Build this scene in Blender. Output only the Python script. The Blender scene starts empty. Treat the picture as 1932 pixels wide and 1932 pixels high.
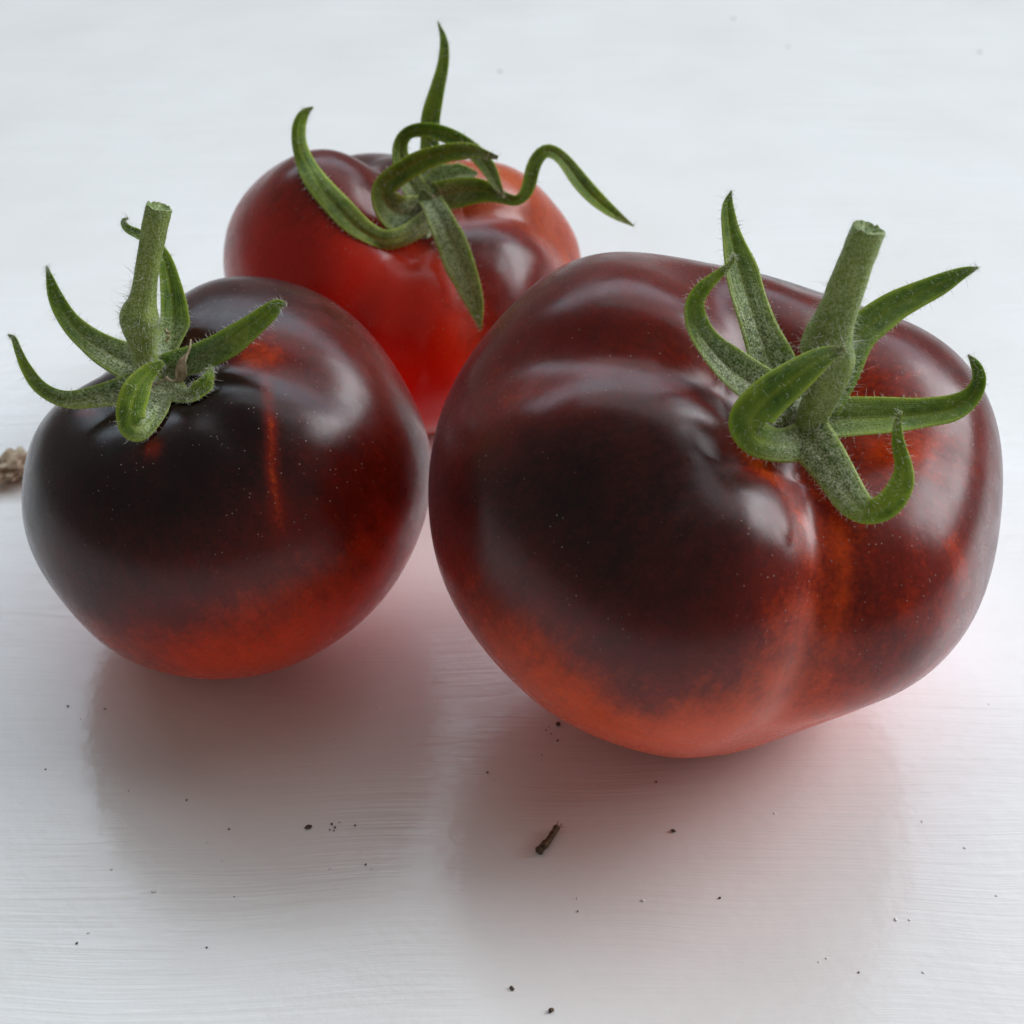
import bpy, bmesh, math, random
import numpy as np
from mathutils import Vector, noise

# ------------------------------------------------------------------ scene, camera, light
scene = bpy.context.scene
scene.render.engine = 'CYCLES'
try:
    scene.cycles.use_denoising = True
    scene.cycles.denoiser = 'OPENIMAGEDENOISE'
except Exception:
    pass
scene.cycles.max_bounces = 10
scene.cycles.diffuse_bounces = 5
scene.cycles.sample_clamp_indirect = 4.0
scene.view_settings.view_transform = 'Standard'
scene.view_settings.look = 'None'
scene.view_settings.exposure = -0.48
scene.view_settings.gamma = 1.0
scene.view_settings.use_curve_mapping = False

PITCH = math.radians(37)
FPX = 2654.0                         # focal length in units of a 1932-wide frame
CAM = np.array([0.0, -.19, .175])
cp, sp = math.cos(PITCH), math.sin(PITCH)
RT = np.array([1.0, 0, 0]); UP = np.array([0, sp, cp]); FW = np.array([0, cp, -sp])

cam_data = bpy.data.cameras.new('camera')
cam = bpy.data.objects.new('camera', cam_data)
scene.collection.objects.link(cam)
cam.location = CAM
cam.rotation_euler = (math.pi / 2 - PITCH, 0, 0)
cam_data.sensor_width = 36
cam_data.lens = 36 * FPX / 1932
cam_data.clip_start = .005
cam_data.clip_end = 20
cam_data.dof.use_dof = True
cam_data.dof.focus_distance = .208
cam_data.dof.aperture_fstop = 30
scene.camera = cam

world = bpy.data.worlds.new('World')
scene.world = world
world.use_nodes = True
bg = world.node_tree.nodes['Background']
bg.inputs[0].default_value = (1.0, .95, .88, 1)
bg.inputs[1].default_value = .27

def area_light(name, loc, target, w, h, power, col):
    d = bpy.data.lights.new(name, 'AREA')
    d.shape = 'RECTANGLE'; d.size = w; d.size_y = h; d.energy = power; d.color = col
    o = bpy.data.objects.new(name, d)
    scene.collection.objects.link(o)
    o.location = loc
    o.rotation_euler = (Vector(target) - Vector(loc)).to_track_quat('-Z', 'Y').to_euler()
    return o
area_light('window_light_side', (2.5, .75, 1.55), (0, 0, .02), 1.45, 1.9, 108.0, (.92, .96, 1.0))
area_light('window_light_back', (.2, 2.5, 2.45), (0, 0, .02), 7.0, 1.3, 112.0, (.70, .855, 1.0))
area_light('overhead_fill', (.4, 1.1, 2.9), (0, 0, 0), 3.8, 1.6, 36.0, (.90, .95, 1.0))  # added soft overhead fill that lifts the shadow on the board, not a real opening

# ------------------------------------------------------------------ helpers
rng = random.Random(7)
nrng = np.random.RandomState(11)

def at(px, py, d):
    """the point at depth d along the line of sight of a frame position"""
    return CAM + d * (FW + RT * ((px - 966) / FPX) + UP * ((966 - py) / FPX))
def on_table(px, py, z=0.0):
    r = FW + RT * ((px - 966) / FPX) + UP * ((966 - py) / FPX)
    return CAM + r * ((z - CAM[2]) / r[2])
def project(V):
    q = V - CAM
    d = q @ FW
    return np.stack([966 + FPX * (q @ RT) / d, 966 - FPX * (q @ UP) / d, d], -1)

def mesh_obj(name, V, F, mat, parent=None, smooth=True, attrs=None):
    me = bpy.data.meshes.new(name)
    me.from_pydata([tuple(map(float, v)) for v in V], [], F)
    me.update()
    if smooth:
        me.polygons.foreach_set('use_smooth', [True] * len(me.polygons))
    for k, a in (attrs or {}).items():
        a = np.asarray(a, dtype=np.float32)
        if a.ndim == 1:
            at_ = me.attributes.new(k, 'FLOAT', 'POINT'); at_.data.foreach_set('value', a)
        else:
            at_ = me.attributes.new(k, 'FLOAT_VECTOR', 'POINT'); at_.data.foreach_set('vector', a.ravel())
    o = bpy.data.objects.new(name, me)
    scene.collection.objects.link(o)
    if mat: me.materials.append(mat)
    if parent is not None:
        o.parent = parent
        o.matrix_parent_inverse.identity()
        o.location = -Vector(world_loc(parent))
    return o
def world_loc(o):
    v = Vector((0, 0, 0))
    while o is not None:
        v += o.location; o = o.parent
    return v
def thing(name, label, cat, loc, group=None):
    o = bpy.data.objects.new(name, None)
    scene.collection.objects.link(o)
    o.location = loc
    o.empty_display_size = .01
    tag(o, label, cat, group)
    return o
def tag(o, label, cat, group=None):
    o['label'] = label; o['category'] = cat
    if group: o['group'] = group
    return o

# ------------------------------------------------------------------ materials
class N:
    """small node-graph builder"""
    def __init__(self, name):
        self.m = bpy.data.materials.new(name); self.m.use_nodes = True
        self.t = self.m.node_tree; self.t.nodes.clear()
        self.out = self.t.nodes.new('ShaderNodeOutputMaterial')
        self.b = self.t.nodes.new('ShaderNodeBsdfPrincipled')
        self.t.links.new(self.b.outputs[0], self.out.inputs[0])
    def n(self, typ, ins=None, **props):
        x = self.t.nodes.new(typ)
        for k, v in props.items(): setattr(x, k, v)
        for k, v in (ins or {}).items(): self.set(x.inputs[k], v)
        return x
    def set(self, sock, v):
        if hasattr(v, 'outputs'): v = v.outputs[0]
        if hasattr(v, 'is_output'): self.t.links.new(v, sock)
        else: sock.default_value = v
    def attr(self, name, vec=False):
        a = self.n('ShaderNodeAttribute', attribute_name=name)
        return a.outputs['Vector'] if vec else a.outputs['Fac']
    def math(self, op, a, b=0.0, clamp=False):
        x = self.n('ShaderNodeMath', operation=op, use_clamp=clamp); self.set(x.inputs[0], a); self.set(x.inputs[1], b)
        return x.outputs[0]
    def rng(self, v, a, b, c=0.0, d=1.0, smooth=True):
        x = self.n('ShaderNodeMapRange', {'Value': v, 'From Min': a, 'From Max': b, 'To Min': c, 'To Max': d})
        x.interpolation_type = 'SMOOTHSTEP' if smooth else 'LINEAR'
        return x.outputs[0]
    def mix(self, f, a, b):
        x = self.n('ShaderNodeMix', data_type='RGBA'); self.set(x.inputs[0], f); self.set(x.inputs[6], a); self.set(x.inputs[7], b)
        return x.outputs[2]
    def ramp(self, f, stops, interp='LINEAR'):
        x = self.n('ShaderNodeValToRGB'); self.set(x.inputs[0], f); r = x.color_ramp; r.interpolation = interp
        while len(r.elements) < len(stops): r.elements.new(.5)
        for e, (p, c) in zip(r.elements, stops): e.position = p; e.color = (*c, 1)
        return x.outputs[0]
    def noise(self, vec, scale, detail=3.0, rough=.5, dist=0.0):
        x = self.n('ShaderNodeTexNoise', {'Scale': scale, 'Detail': detail, 'Roughness': rough, 'Distortion': dist}); self.set(x.inputs['Vector'], vec)
        return x.outputs[0]
    def obj(self): return self.n('ShaderNodeTexCoord').outputs['Object']
    def geo(self): return self.n('ShaderNodeNewGeometry').outputs['Position']
    def scalevec(self, v, s):
        x = self.n('ShaderNodeMapping'); self.set(x.inputs[0], v); x.inputs['Scale'].default_value = s
        return x.outputs[0]
    def bump(self, h, strength, dist, normal=None):
        x = self.n('ShaderNodeBump', {'Strength': strength, 'Distance': dist, 'Height': h})
        if normal is not None: self.set(x.inputs['Normal'], normal)
        return x.outputs[0]
    def p(self, **k):
        for a, v in k.items(): self.set(self.b.inputs[a.replace('_', ' ')], v)
        return self.m

W3 = lambda v: (v, v, v, 1)

def skin_material(name, red, orange, sss):
    g = N(name); P = g.obj()
    mer = g.attr('meridian', True)
    dark = g.attr('anthocyanin'); hue = g.attr('ripeness')
    streak = g.noise(mer, 26, 5, .62)
    mott = g.noise(P, 160, 5, .6)
    fine = g.noise(P, 1500, 3, .6)
    d1 = g.math('ADD', dark, g.math('MULTIPLY', g.math('SUBTRACT', streak, .5), .24))
    d2 = g.math('ADD', d1, g.math('MULTIPLY', g.math('SUBTRACT', mott, .5), .30))
    d3 = g.math('ADD', d2, g.math('MULTIPLY', g.math('SUBTRACT', fine, .5), .26), True)
    flesh = g.mix(g.rng(hue, 0, 1, 0, 1, False), orange, red)
    flesh = g.mix(g.rng(hue, -.4, 0, .8, 0), flesh, (.85, .30, .012, 1))
    c1 = g.mix(g.rng(d3, .06, .50), flesh, (.17, .008, .002, 1))
    c2 = g.mix(g.rng(d3, .36, .78), c1, (.052, .0052, .0040, 1))
    c3 = g.mix(g.rng(d3, .66, 1.0), c2, (.007, .0006, .0007, 1))
    # pale pinpoint lenticels and dust
    vor = g.n('ShaderNodeTexVoronoi', {'Scale': 1150.0, 'Randomness': 1.0}); g.set(vor.inputs['Vector'], P)
    sep = g.n('ShaderNodeSeparateColor'); g.set(sep.inputs[0], vor.outputs['Color'])
    dot = g.math('MULTIPLY', g.rng(vor.outputs['Distance'], .07, .15, 1, 0), g.rng(sep.outputs[0], .35, .8))
    patch = g.rng(g.noise(P, 55, 2), .38, .6)
    dot = g.math('MULTIPLY', g.math('MULTIPLY', dot, patch), .9)
    col = g.mix(dot, c3, (.42, .30, .27, 1))
    h = g.math('ADD', g.math('MULTIPLY', g.noise(P, 420, 3, .55), .5), g.math('MULTIPLY', fine, .12))
    bmp = g.bump(g.math('ADD', h, g.math('MULTIPLY', dot, .6)), .12, .0004)
    bmp = g.bump(g.noise(P, 60, 2), .12, .0016, bmp)
    rough = g.rng(g.noise(P, 240, 4), .3, .75, .23, .33)
    sw = g.rng(d3, .15, .8, sss, .02)
    g.p(Base_Color=col, Roughness=rough, Specular_IOR_Level=.44, IOR=1.45, Normal=bmp,
        Subsurface_Weight=sw, Subsurface_Radius=(1.0, .13, .05), Subsurface_Scale=.007,
        Sheen_Weight=.10, Sheen_Roughness=.35, Sheen_Tint=(.85, .62, .70, 1))
    return g.m

def green_material():
    g = N('calyx_green'); P = g.geo()
    wool = g.attr('wool'); dry = g.attr('dry'); across = g.attr('across'); pale = g.attr('pale')
    n1 = g.noise(P, 900, 4, .6); n2 = g.noise(P, 3200, 3, .65); n3 = g.noise(P, 260, 3)
    leaf = g.ramp(g.math('ADD', g.math('MULTIPLY', n1, .6), g.math('MULTIPLY', n3, .5)),
                  [(.36, (.030, .072, .005)), (.55, (.100, .190, .009)), (.76, (.30, .40, .03))])
    tone = g.rng(g.noise(P, 150, 3, .55), .35, .65)
    leaf = g.mix(g.math('MULTIPLY', tone, .5), leaf, (.27, .35, .014, 1))
    oi = g.n('ShaderNodeObjectInfo').outputs['Random']
    leaf = g.mix(g.rng(oi, 0, 1, 0, .45, False), leaf, (.036, .095, .012, 1))
    leaf = g.mix(g.math('MULTIPLY', pale, .8), leaf, (.40, .50, .045, 1))
    vein = g.rng(g.noise(g.scalevec(g.attr('along_uv', True), (3.0, 26.0, 1)), 1.0, 2), .45, .7)
    leaf = g.mix(g.math('MULTIPLY', vein, .28), leaf, (.15, .24, .06, 1))
    woolc = g.ramp(n2, [(.36, (.05, .06, .03)), (.47, (.32, .37, .20)), (.62, (.66, .70, .50))])
    wf = g.math('MULTIPLY', g.math('MULTIPLY', wool, .85), g.rng(g.math('ADD', n1, g.math('MULTIPLY', n2, .4)), .40, .78), True)
    c = g.mix(wf, leaf, woolc)
    dark = g.math('MULTIPLY', wool, g.rng(g.noise(P, 1150, 5, .75), .54, .64))
    c = g.mix(g.math('MULTIPLY', dark, .75), c, (.022, .028, .016, 1))
    c = g.mix(dry, c, g.ramp(n1, [(.3, (.06, .035, .02)), (.7, (.24, .17, .10))]))
    ridge = g.noise(g.scalevec(g.attr('along_uv', True), (2.0, 22.0, 1)), 1.0, 2)
    h = g.math('ADD', g.math('ADD', n2, g.math('MULTIPLY', n1, .7)), g.math('MULTIPLY', ridge, 1.2))
    bmp = g.bump(h, .55, .00022)
    g.p(Base_Color=c, Roughness=.5, Specular_IOR_Level=.28, Normal=bmp, Subsurface_Weight=.12,
        Subsurface_Radius=(.5, 1.0, .12), Subsurface_Scale=.0008, Sheen_Weight=.03, Sheen_Roughness=.45, Sheen_Tint=(.85, .95, .7, 1))
    return g.m

def simple(name, stops, scale, rough=.7, bump=.4, dist=.0003, **k):
    g = N(name); P = g.geo()
    n = g.noise(P, scale, 4, .6)
    g.p(Base_Color=g.ramp(n, stops), Roughness=rough, Normal=g.bump(n, bump, dist), **k)
    return g.m

def paint_material():
    g = N('white_gloss_paint'); P = g.geo()
    # brush strokes run along the board (x), slightly wandering
    warp = g.n('ShaderNodeVectorMath', operation='ADD')
    wn = g.n('ShaderNodeTexNoise', {'Scale': 9.0, 'Detail': 2.0}); g.set(wn.inputs['Vector'], P)
    wv = g.n('ShaderNodeVectorMath', operation='MULTIPLY'); g.set(wv.inputs[0], wn.outputs['Color']); wv.inputs[1].default_value = (0, .022, 0)
    g.set(warp.inputs[0], P); g.set(warp.inputs[1], wv.outputs[0])
    wp = warp.outputs[0]
    s1 = g.noise(g.scalevec(wp, (16, 620, 1)), 1.0, 4, .62)
    s2 = g.noise(g.scalevec(wp, (45, 1700, 1)), 1.0, 3, .6)
    s3 = g.noise(g.scalevec(wp, (5, 130, 1)), 1.0, 3, .5)
    area = g.rng(g.noise(P, 13, 2), .35, .68, .12, 1.0)
    h = g.math('ADD', g.math('MULTIPLY', s1, .55), g.math('ADD', g.math('MULTIPLY', s2, .28), g.math('MULTIPLY', s3, .8)))
    h = g.math('MULTIPLY', h, area)
    orange = g.noise(P, 330, 3, .5)
    h = g.math('ADD', h, g.math('MULTIPLY', orange, .25))
    bmp = g.bump(h, .62, .00055)
    tint = g.noise(P, 22, 4, .55)
    c = g.ramp(tint, [(.3, (.82, .815, .80)), (.7, (.87, .87, .865))])
    smut = g.rng(g.noise(P, 60, 5, .7), .60, .80, 0, .25)
    c = g.mix(smut, c, (.72, .70, .67, 1))
    rough = g.rng(g.noise(g.scalevec(wp, (20, 240, 1)), 1.0, 3), .3, .7, .12, .20)
    g.p(Base_Color=c, Roughness=rough, Specular_IOR_Level=.5, IOR=1.5, Normal=bmp)
    return g.m

M_PAINT = paint_material()
M_GREEN = green_material()
M_HAIR = simple('plant_hair', [(.3, (.60, .62, .50)), (.7, (.80, .81, .70))], 800, .5, 0.0, Specular_IOR_Level=.4)
M_CUT = simple('cut_stem_pith', [(.3, (.10, .16, .035)), (.55, (.26, .33, .12)), (.75, (.45, .48, .26))], 1400, .6, .7)
M_DRY = simple('withered_tan', [(.3, (.26, .18, .10)), (.7, (.62, .50, .33))], 900, .8, .6)
M_SOIL = simple('soil_brown', [(.35, (.05, .035, .024)), (.7, (.20, .145, .10))], 2600, .9, .8)
M_CLOD = simple('dry_clod_brown', [(.3, (.32, .23, .15)), (.7, (.74, .61, .45))], 700, .9, .8, .0008)
M_TWIG = simple('twig_brown', [(.3, (.03, .018, .010)), (.6, (.17, .11, .06)), (.8, (.38, .29, .17))], 1300, .75, .6)

# ------------------------------------------------------------------ the painted board
def build_table():
    x0, x1, y0, y1, th = -.5, .5, -.32, 1.0, .025
    V = [(x0, y0, 0), (x1, y0, 0), (x1, y1, 0), (x0, y1, 0), (x0, y0, -th), (x1, y0, -th), (x1, y1, -th), (x0, y1, -th)]
    F = [(0, 1, 2, 3), (7, 6, 5, 4), (0, 4, 5, 1), (1, 5, 6, 2), (2, 6, 7, 3), (3, 7, 4, 0)]
    o = mesh_obj('painted_board', V, F, M_PAINT, smooth=False)
    o['kind'] = 'structure'
    return o
table = build_table()

# ------------------------------------------------------------------ fruit shape
FRUIT = {
    'left': {"c":[-0.049853,0.008702,0.032306],"s":0.035754,"R":[[0.96103,0.0,-0.27645],[-0.05645,0.97893,-0.19623],[0.27062,0.20419,0.94078]],"n":2.15,"b":0.9,"dimple":[0.2,0.45],"base":0.06,"furrows":[[-0.838,0.01,0.12,1.1,0.5],[-0.188,0.05,0.2,0.75,0.35],[-1.445,0.03,0.26,0.55,0.3],[-0.796,0.012,0.22,0.5,0.3],[-2.367,0.015,0.28,0.5,0.3]],"bumps":[[0.0247,0.7067,0.7071,0.0762,0.45],[0.129,0.7319,0.6691,0.0046,0.45],[0.235,0.7232,0.6494,-0.0288,0.45],[0.4045,0.7006,0.5878,-0.0072,0.45],[0.5332,0.6824,0.5,0.0175,0.45],[0.6571,0.6346,0.4067,0.0126,0.45],[0.7694,0.559,0.309,0.0008,0.45],[0.8682,0.4616,0.1822,-0.0057,0.45],[0.9259,0.3741,0.0523,-0.018,0.45],[0.965,0.2406,-0.1045,-0.0031,0.45],[0.9629,0.1353,-0.2334,0.0213,0.45],[0.9505,0.0332,-0.309,0.0146,0.45],[0.9216,-0.0644,-0.3827,-0.0103,0.45],[0.8829,-0.1877,-0.4305,-0.015,0.45],[0.8236,-0.2676,-0.5,-0.0137,0.45],[0.7528,-0.4003,-0.5225,0.0128,0.45],[0.6667,-0.4844,-0.5664,0.002,0.45],[0.5413,-0.6012,-0.5878,-0.0118,0.45],[0.4045,-0.7006,-0.5878,-0.014,0.45],[0.25,-0.7694,-0.5878,-0.0017,0.45],[0.0575,-0.8221,-0.5664,0.0084,0.45],[-0.0905,-0.8613,-0.5,-0.0062,0.45],[-0.1853,-0.8715,-0.454,-0.0128,0.45],[-0.3125,-0.8585,-0.4067,-0.0104,0.45],[-0.4383,-0.8243,-0.3584,-0.005,0.45],[-0.5401,-0.8008,-0.2588,0.003,0.45],[-0.6054,-0.7748,-0.1822,0.0088,0.45],[-0.6887,-0.7132,-0.1305,0.0005,0.45],[-0.7421,-0.6682,-0.0523,-0.0106,0.45],[-0.7869,-0.6148,0.0523,-0.0271,0.45],[-0.8021,-0.5828,0.1305,-0.0273,0.45],[-0.8338,-0.521,0.1822,-0.0175,0.45],[-0.8365,-0.483,0.2588,0.0098,0.45],[-0.8548,-0.4169,0.309,0.0293,0.45],[-0.8656,-0.3497,0.3584,0.0289,0.45],[-0.8688,-0.2823,0.4067,0.0023,0.45],[-0.8645,-0.2156,0.454,-0.0382,0.45],[-0.8443,-0.1187,0.5225,-0.0664,0.45],[-0.8236,-0.0288,0.5664,-0.0465,0.45],[-0.7914,0.0553,0.6088,0.0349,0.45],[-0.7438,0.1581,0.6494,0.1124,0.45],[-0.6789,0.3023,0.6691,-0.0561,0.45],[-0.5721,0.4156,0.7071,-0.1948,0.45],[-0.3018,0.6187,0.7254,-0.1214,0.45]]},
    'right': {"c":[0.032468,-0.009718,0.041371],"s":0.045911,"R":[[0.96714,0.0,0.25425],[0.11623,0.88939,-0.44212],[-0.22613,0.45714,0.86017]],"n":2.2,"b":0.86,"dimple":[0.33,0.47],"base":0.08,"furrows":[[-1.466,0.035,0.13,1.3,0.5],[-1.466,0.09,0.33,1.05,0.45],[2.094,0.075,0.26,0.7,0.35],[2.953,0.068,0.2,0.9,0.45],[-2.471,0.045,0.22,0.65,0.28],[-0.44,0.03,0.35,0.5,0.3]],"bumps":[[-0.9827,0.0343,-0.1822,-0.0261,0.45],[-0.9758,-0.0682,-0.2079,-0.0165,0.45],[-0.9629,-0.1353,-0.2334,-0.0001,0.45],[-0.9372,-0.2337,-0.2588,0.0187,0.45],[-0.901,-0.3279,-0.284,0.0198,0.45],[-0.8688,-0.3868,-0.309,0.0124,0.45],[-0.8164,-0.4713,-0.3338,-0.0143,0.45],[-0.7428,-0.5803,-0.3338,-0.0506,0.45],[-0.6485,-0.6716,-0.3584,-0.023,0.45],[-0.5487,-0.7553,-0.3584,0.0251,0.45],[-0.4425,-0.8323,-0.3338,0.0247,0.45],[-0.3531,-0.874,-0.3338,-0.0191,0.45],[-0.2301,-0.9228,-0.309,-0.0773,0.45],[-0.1334,-0.9495,-0.284,-0.0518,0.45],[-0.0335,-0.9582,-0.284,0.0407,0.45],[0.1665,-0.9443,-0.284,0.0439,0.45],[0.2366,-0.9491,-0.2079,0.0039,0.45],[0.3378,-0.9281,-0.1564,-0.0987,0.45],[0.4045,-0.9085,-0.1045,-0.0817,0.45],[0.4669,-0.8781,-0.1045,-0.0969,0.45],[0.5297,-0.8478,0.0262,0.05,0.45],[0.6138,-0.7856,0.0785,0.0639,0.45],[0.6609,-0.734,0.1564,-0.034,0.45],[0.7269,-0.6545,0.2079,-0.0558,0.45],[0.7815,-0.5678,0.2588,-0.0205,0.45],[0.8065,-0.504,0.309,0.001,0.45],[0.8472,-0.4132,0.3338,0.0414,0.45],[0.8566,-0.3461,0.3827,0.0114,0.45],[0.8782,-0.2518,0.4067,-0.0272,0.45],[0.8775,-0.1547,0.454,-0.0521,0.45],[0.8639,-0.0604,0.5,-0.0295,0.45],[0.8521,0.0298,0.5225,0.0112,0.45],[0.8397,0.1481,0.5225,0.0438,0.45],[0.8138,0.2029,0.5446,0.02,0.45],[0.7881,0.2868,0.5446,-0.0091,0.45],[0.7391,0.3291,0.5878,-0.024,0.45],[0.6989,0.4367,0.5664,-0.0262,0.45],[0.6375,0.4981,0.5878,0.0314,0.45],[0.582,0.562,0.5878,0.0372,0.45],[0.4755,0.6545,0.5878,-0.0234,0.45],[0.3352,0.7529,0.5664,-0.1471,0.45],[0.2272,0.7922,0.5664,-0.0478,0.45],[0.1456,0.8259,0.5446,0.0046,0.45],[0.0293,0.8382,0.5446,0.019,0.45],[-0.0298,0.8521,0.5225,-0.0017,0.45],[-0.1526,0.8655,0.4772,-0.0739,0.45],[-0.2488,0.8676,0.4305,-0.0955,0.45],[-0.4383,0.8243,0.3584,0.0022,0.45],[-0.5541,0.7626,0.3338,0.0559,0.45],[-0.6364,0.7068,0.309,0.0329,0.45],[-0.6948,0.671,0.2588,-0.0154,0.45],[-0.7913,0.5749,0.2079,-0.0597,0.45],[-0.8586,0.4957,0.1305,-0.0297,0.45],[-0.9132,0.4066,0.0262,0.034,0.45],[-0.9583,0.2748,-0.0785,0.0375,0.45],[-0.9818,0.138,-0.1305,-0.008,0.45]]},
    'back': {"c":[-0.023231,0.076918,0.031897],"s":0.03806,"R":[[0.98053,0.0,0.19636],[0.09025,0.88812,-0.45067],[-0.17439,0.45962,0.87083]],"n":2.2,"b":0.82,"dimple":[0.22,0.33],"base":0.06,"furrows":[[-2.053,0.085,0.22,0.9,0.6],[-1.696,0.035,0.16,0.8,0.5],[2.15,0.12,0.22,0.9,0.5],[0.209,0.08,0.2,1.1,0.5],[1.026,0.04,0.3,0.5,0.4],[-1.047,0.03,0.2,0.8,0.5]],"bumps":[[-0.5543,0.1075,0.8253,0.16,0.4],[-0.2985,0.6523,0.6967,-0.08,0.35],[-0.998,-0.0349,0.0523,-0.0171,0.45],[-0.9818,0.138,0.1305,-0.0052,0.45],[-0.9568,0.2034,0.2079,0.0381,0.45],[-0.901,0.3279,0.284,0.0311,0.45],[-0.8529,0.3797,0.3584,-0.0112,0.45],[-0.7716,0.4455,0.454,-0.0593,0.45],[-0.6545,0.4755,0.5878,0.0172,0.45],[-0.4263,0.874,0.2334,0.0459,0.45],[-0.3253,0.8937,0.309,-0.08,0.45],[-0.221,0.8864,0.4067,-0.0573,0.45],[0.0,0.8788,0.4772,-0.0384,0.45],[0.2095,0.8403,0.5,-0.1571,0.45],[0.4066,0.7647,0.5,-0.0719,0.45],[0.5649,0.6732,0.4772,0.1288,0.45],[0.6826,0.5727,0.454,0.0902,0.45],[0.7747,0.4841,0.4067,-0.1097,0.45],[0.8397,0.4465,0.309,-0.1734,0.45],[0.8883,0.3955,0.2334,-0.0081,0.45],[0.9393,0.3052,0.1564,0.2939,0.45],[0.9606,-0.101,0.2588,-0.0802,0.45],[0.9583,-0.2748,0.0785,-0.1139,0.45],[0.8219,-0.5544,-0.1305,-0.0442,0.45],[0.5362,-0.7949,-0.284,-0.1706,0.45],[0.0976,-0.9285,-0.3584,-0.12,0.45],[-0.3461,-0.8566,-0.3827,-0.1248,0.45],[-0.7125,-0.6416,-0.284,-0.0937,0.45],[-0.924,-0.3363,-0.1822,-0.0396,0.45],[-0.9872,-0.1387,-0.0785,-0.0016,0.45]]}}

def grid(nt, nf):
    t = np.linspace(0, math.pi, nt + 1)[1:-1]; f = np.linspace(0, 2 * math.pi, nf, endpoint=False)
    T, F = np.meshgrid(t, f, indexing='ij')
    D = np.stack([np.sin(T) * np.cos(F), np.sin(T) * np.sin(F), np.cos(T)], -1).reshape(-1, 3)
    D = np.vstack([[0, 0, 1], D, [0, 0, -1]])
    Q = []
    m = nt - 1
    for j in range(nf): Q.append((0, 1 + j, 1 + (j + 1) % nf))
    for i in range(m - 1):
        a = 1 + i * nf
        for j in range(nf):
            k = (j + 1) % nf
            Q.append((a + j, a + nf + j, a + nf + k, a + k))
    e = len(D) - 1; a = 1 + (m - 1) * nf
    for j in range(nf): Q.append((a + j, e, a + (j + 1) % nf))
    return D, Q
def radius(D, P):
    """distance from the fruit's centre to its skin along each unit direction"""
    z = np.clip(D[:, 2], -1, 1); th = np.arccos(z); s = np.sqrt(1 - z * z); ph = np.arctan2(D[:, 1], D[:, 0]); n = P['n']
    r = (s ** n + (np.abs(z) / P['b']) ** n) ** (-1 / n)
    r *= 1 - P['dimple'][0] * np.exp(-(th / P['dimple'][1]) ** 2)
    r *= 1 - P['base'] * np.exp(-((math.pi - th) / .5) ** 2)
    for (p0, dep, w, t0, t1) in P['furrows']:
        dp = (ph - p0 + math.pi) % (2 * math.pi) - math.pi
        dp = dp * np.clip(s / .75, .3, 1)                # keep the groove's real width up to the stem
        wt = np.exp(-(np.maximum(th - t0, 0) / t1) ** 2) * np.clip(th / .35, 0, 1) ** 2
        r *= 1 - dep * wt * np.exp(-(dp / w) ** 2)
    B = np.asarray(P['bumps'])
    c = D @ B[:, :3].T
    return r * np.exp((B[:, 3] * np.exp((c - 1) / (B[:, 4] ** 2 / 2))).sum(1))
for P in FRUIT.values():
    P['c'] = np.array(P['c']); P['R'] = np.array(P['R'])
def clearance(V, P):
    """signed height of points above the fruit's skin, in metres"""
    l = (V - P['c']) @ P['R'] / P['s']; n = np.linalg.norm(l, axis=1)
    return (n - radius(l / n[:, None], P)) * P['s']

def pick(P, V, q, px, py):
    e = np.hypot(q[:, 0] - px, q[:, 1] - py)
    m = np.where(e < 16)[0]
    if not len(m): m = np.argsort(e)[:12]
    return m[np.argmin(q[m, 2])]

def build_fruit(key, root, mat, spots, lines, default):
    P = FRUIT[key]
    D, Q = grid(220, 340)
    r = radius(D, P)
    V = P['c'] + P['s'] * ((D * r[:, None]) @ P['R'].T)
    q = project(V)
    pos = (V - P['c']) / P['s']
    # pigment: each spot is a place on the skin with its darkness and redness
    num = np.zeros((len(V), 2)); den = np.zeros(len(V))
    ids = [pick(P, V, q, s[0], s[1]) for s in spots]
    for s, j in zip(spots, ids):
        d2 = ((pos - pos[j]) ** 2).sum(1)
        sg = s[4] if len(s) > 4 else .135
        w = np.exp(-d2 / (2 * sg * sg))
        num += w[:, None] * np.array([s[2], s[3]]); den += w
    # far side and underside follow the sun: dark shoulders, red base
    el = D[:, 2]
    dk = default[0] * np.clip((el + .35) / .8, 0, 1)
    b = 2e-3
    num += b * np.stack([dk, np.full(len(V), default[1])], 1); den += b
    val = num / den[:, None]
    for pts, wid, dv, hv, st in lines:
        ip = [pos[pick(P, V, q, *p)] for p in pts]
        best = np.full(len(V), 9.0); tt = np.zeros(len(V))
        n = len(ip) - 1
        for i in range(n):
            a, c = ip[i], ip[i + 1]; ab = c - a; t = np.clip(((pos - a) @ ab) / (ab @ ab), 0, 1)
            dd = np.linalg.norm(pos - (a + t[:, None] * ab), axis=1)
            m = dd < best; best[m] = dd[m]; tt[m] = (i + t[m]) / n
        ends = np.clip(np.minimum(tt / .12 + .25, (1 - tt) / .45), 0, 1)
        w = st * np.exp(-(best / wid) ** 2) * ends
        val = val * (1 - w[:, None]) + w[:, None] * np.array([dv, hv])
    th = np.arccos(np.clip(D[:, 2], -1, 1)); ph = np.arctan2(D[:, 1], D[:, 0])
    k = .35 + .65 * np.sin(th)
    mer = np.stack([np.cos(ph) * k, np.sin(ph) * k, th * .16], 1)
    o = mesh_obj('fruit', V, Q, mat, root, attrs={'anthocyanin': np.clip(val[:, 0], 0, 1), 'ripeness': np.clip(val[:, 1], -.4, 1), 'meridian': mer})
    return o

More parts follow.
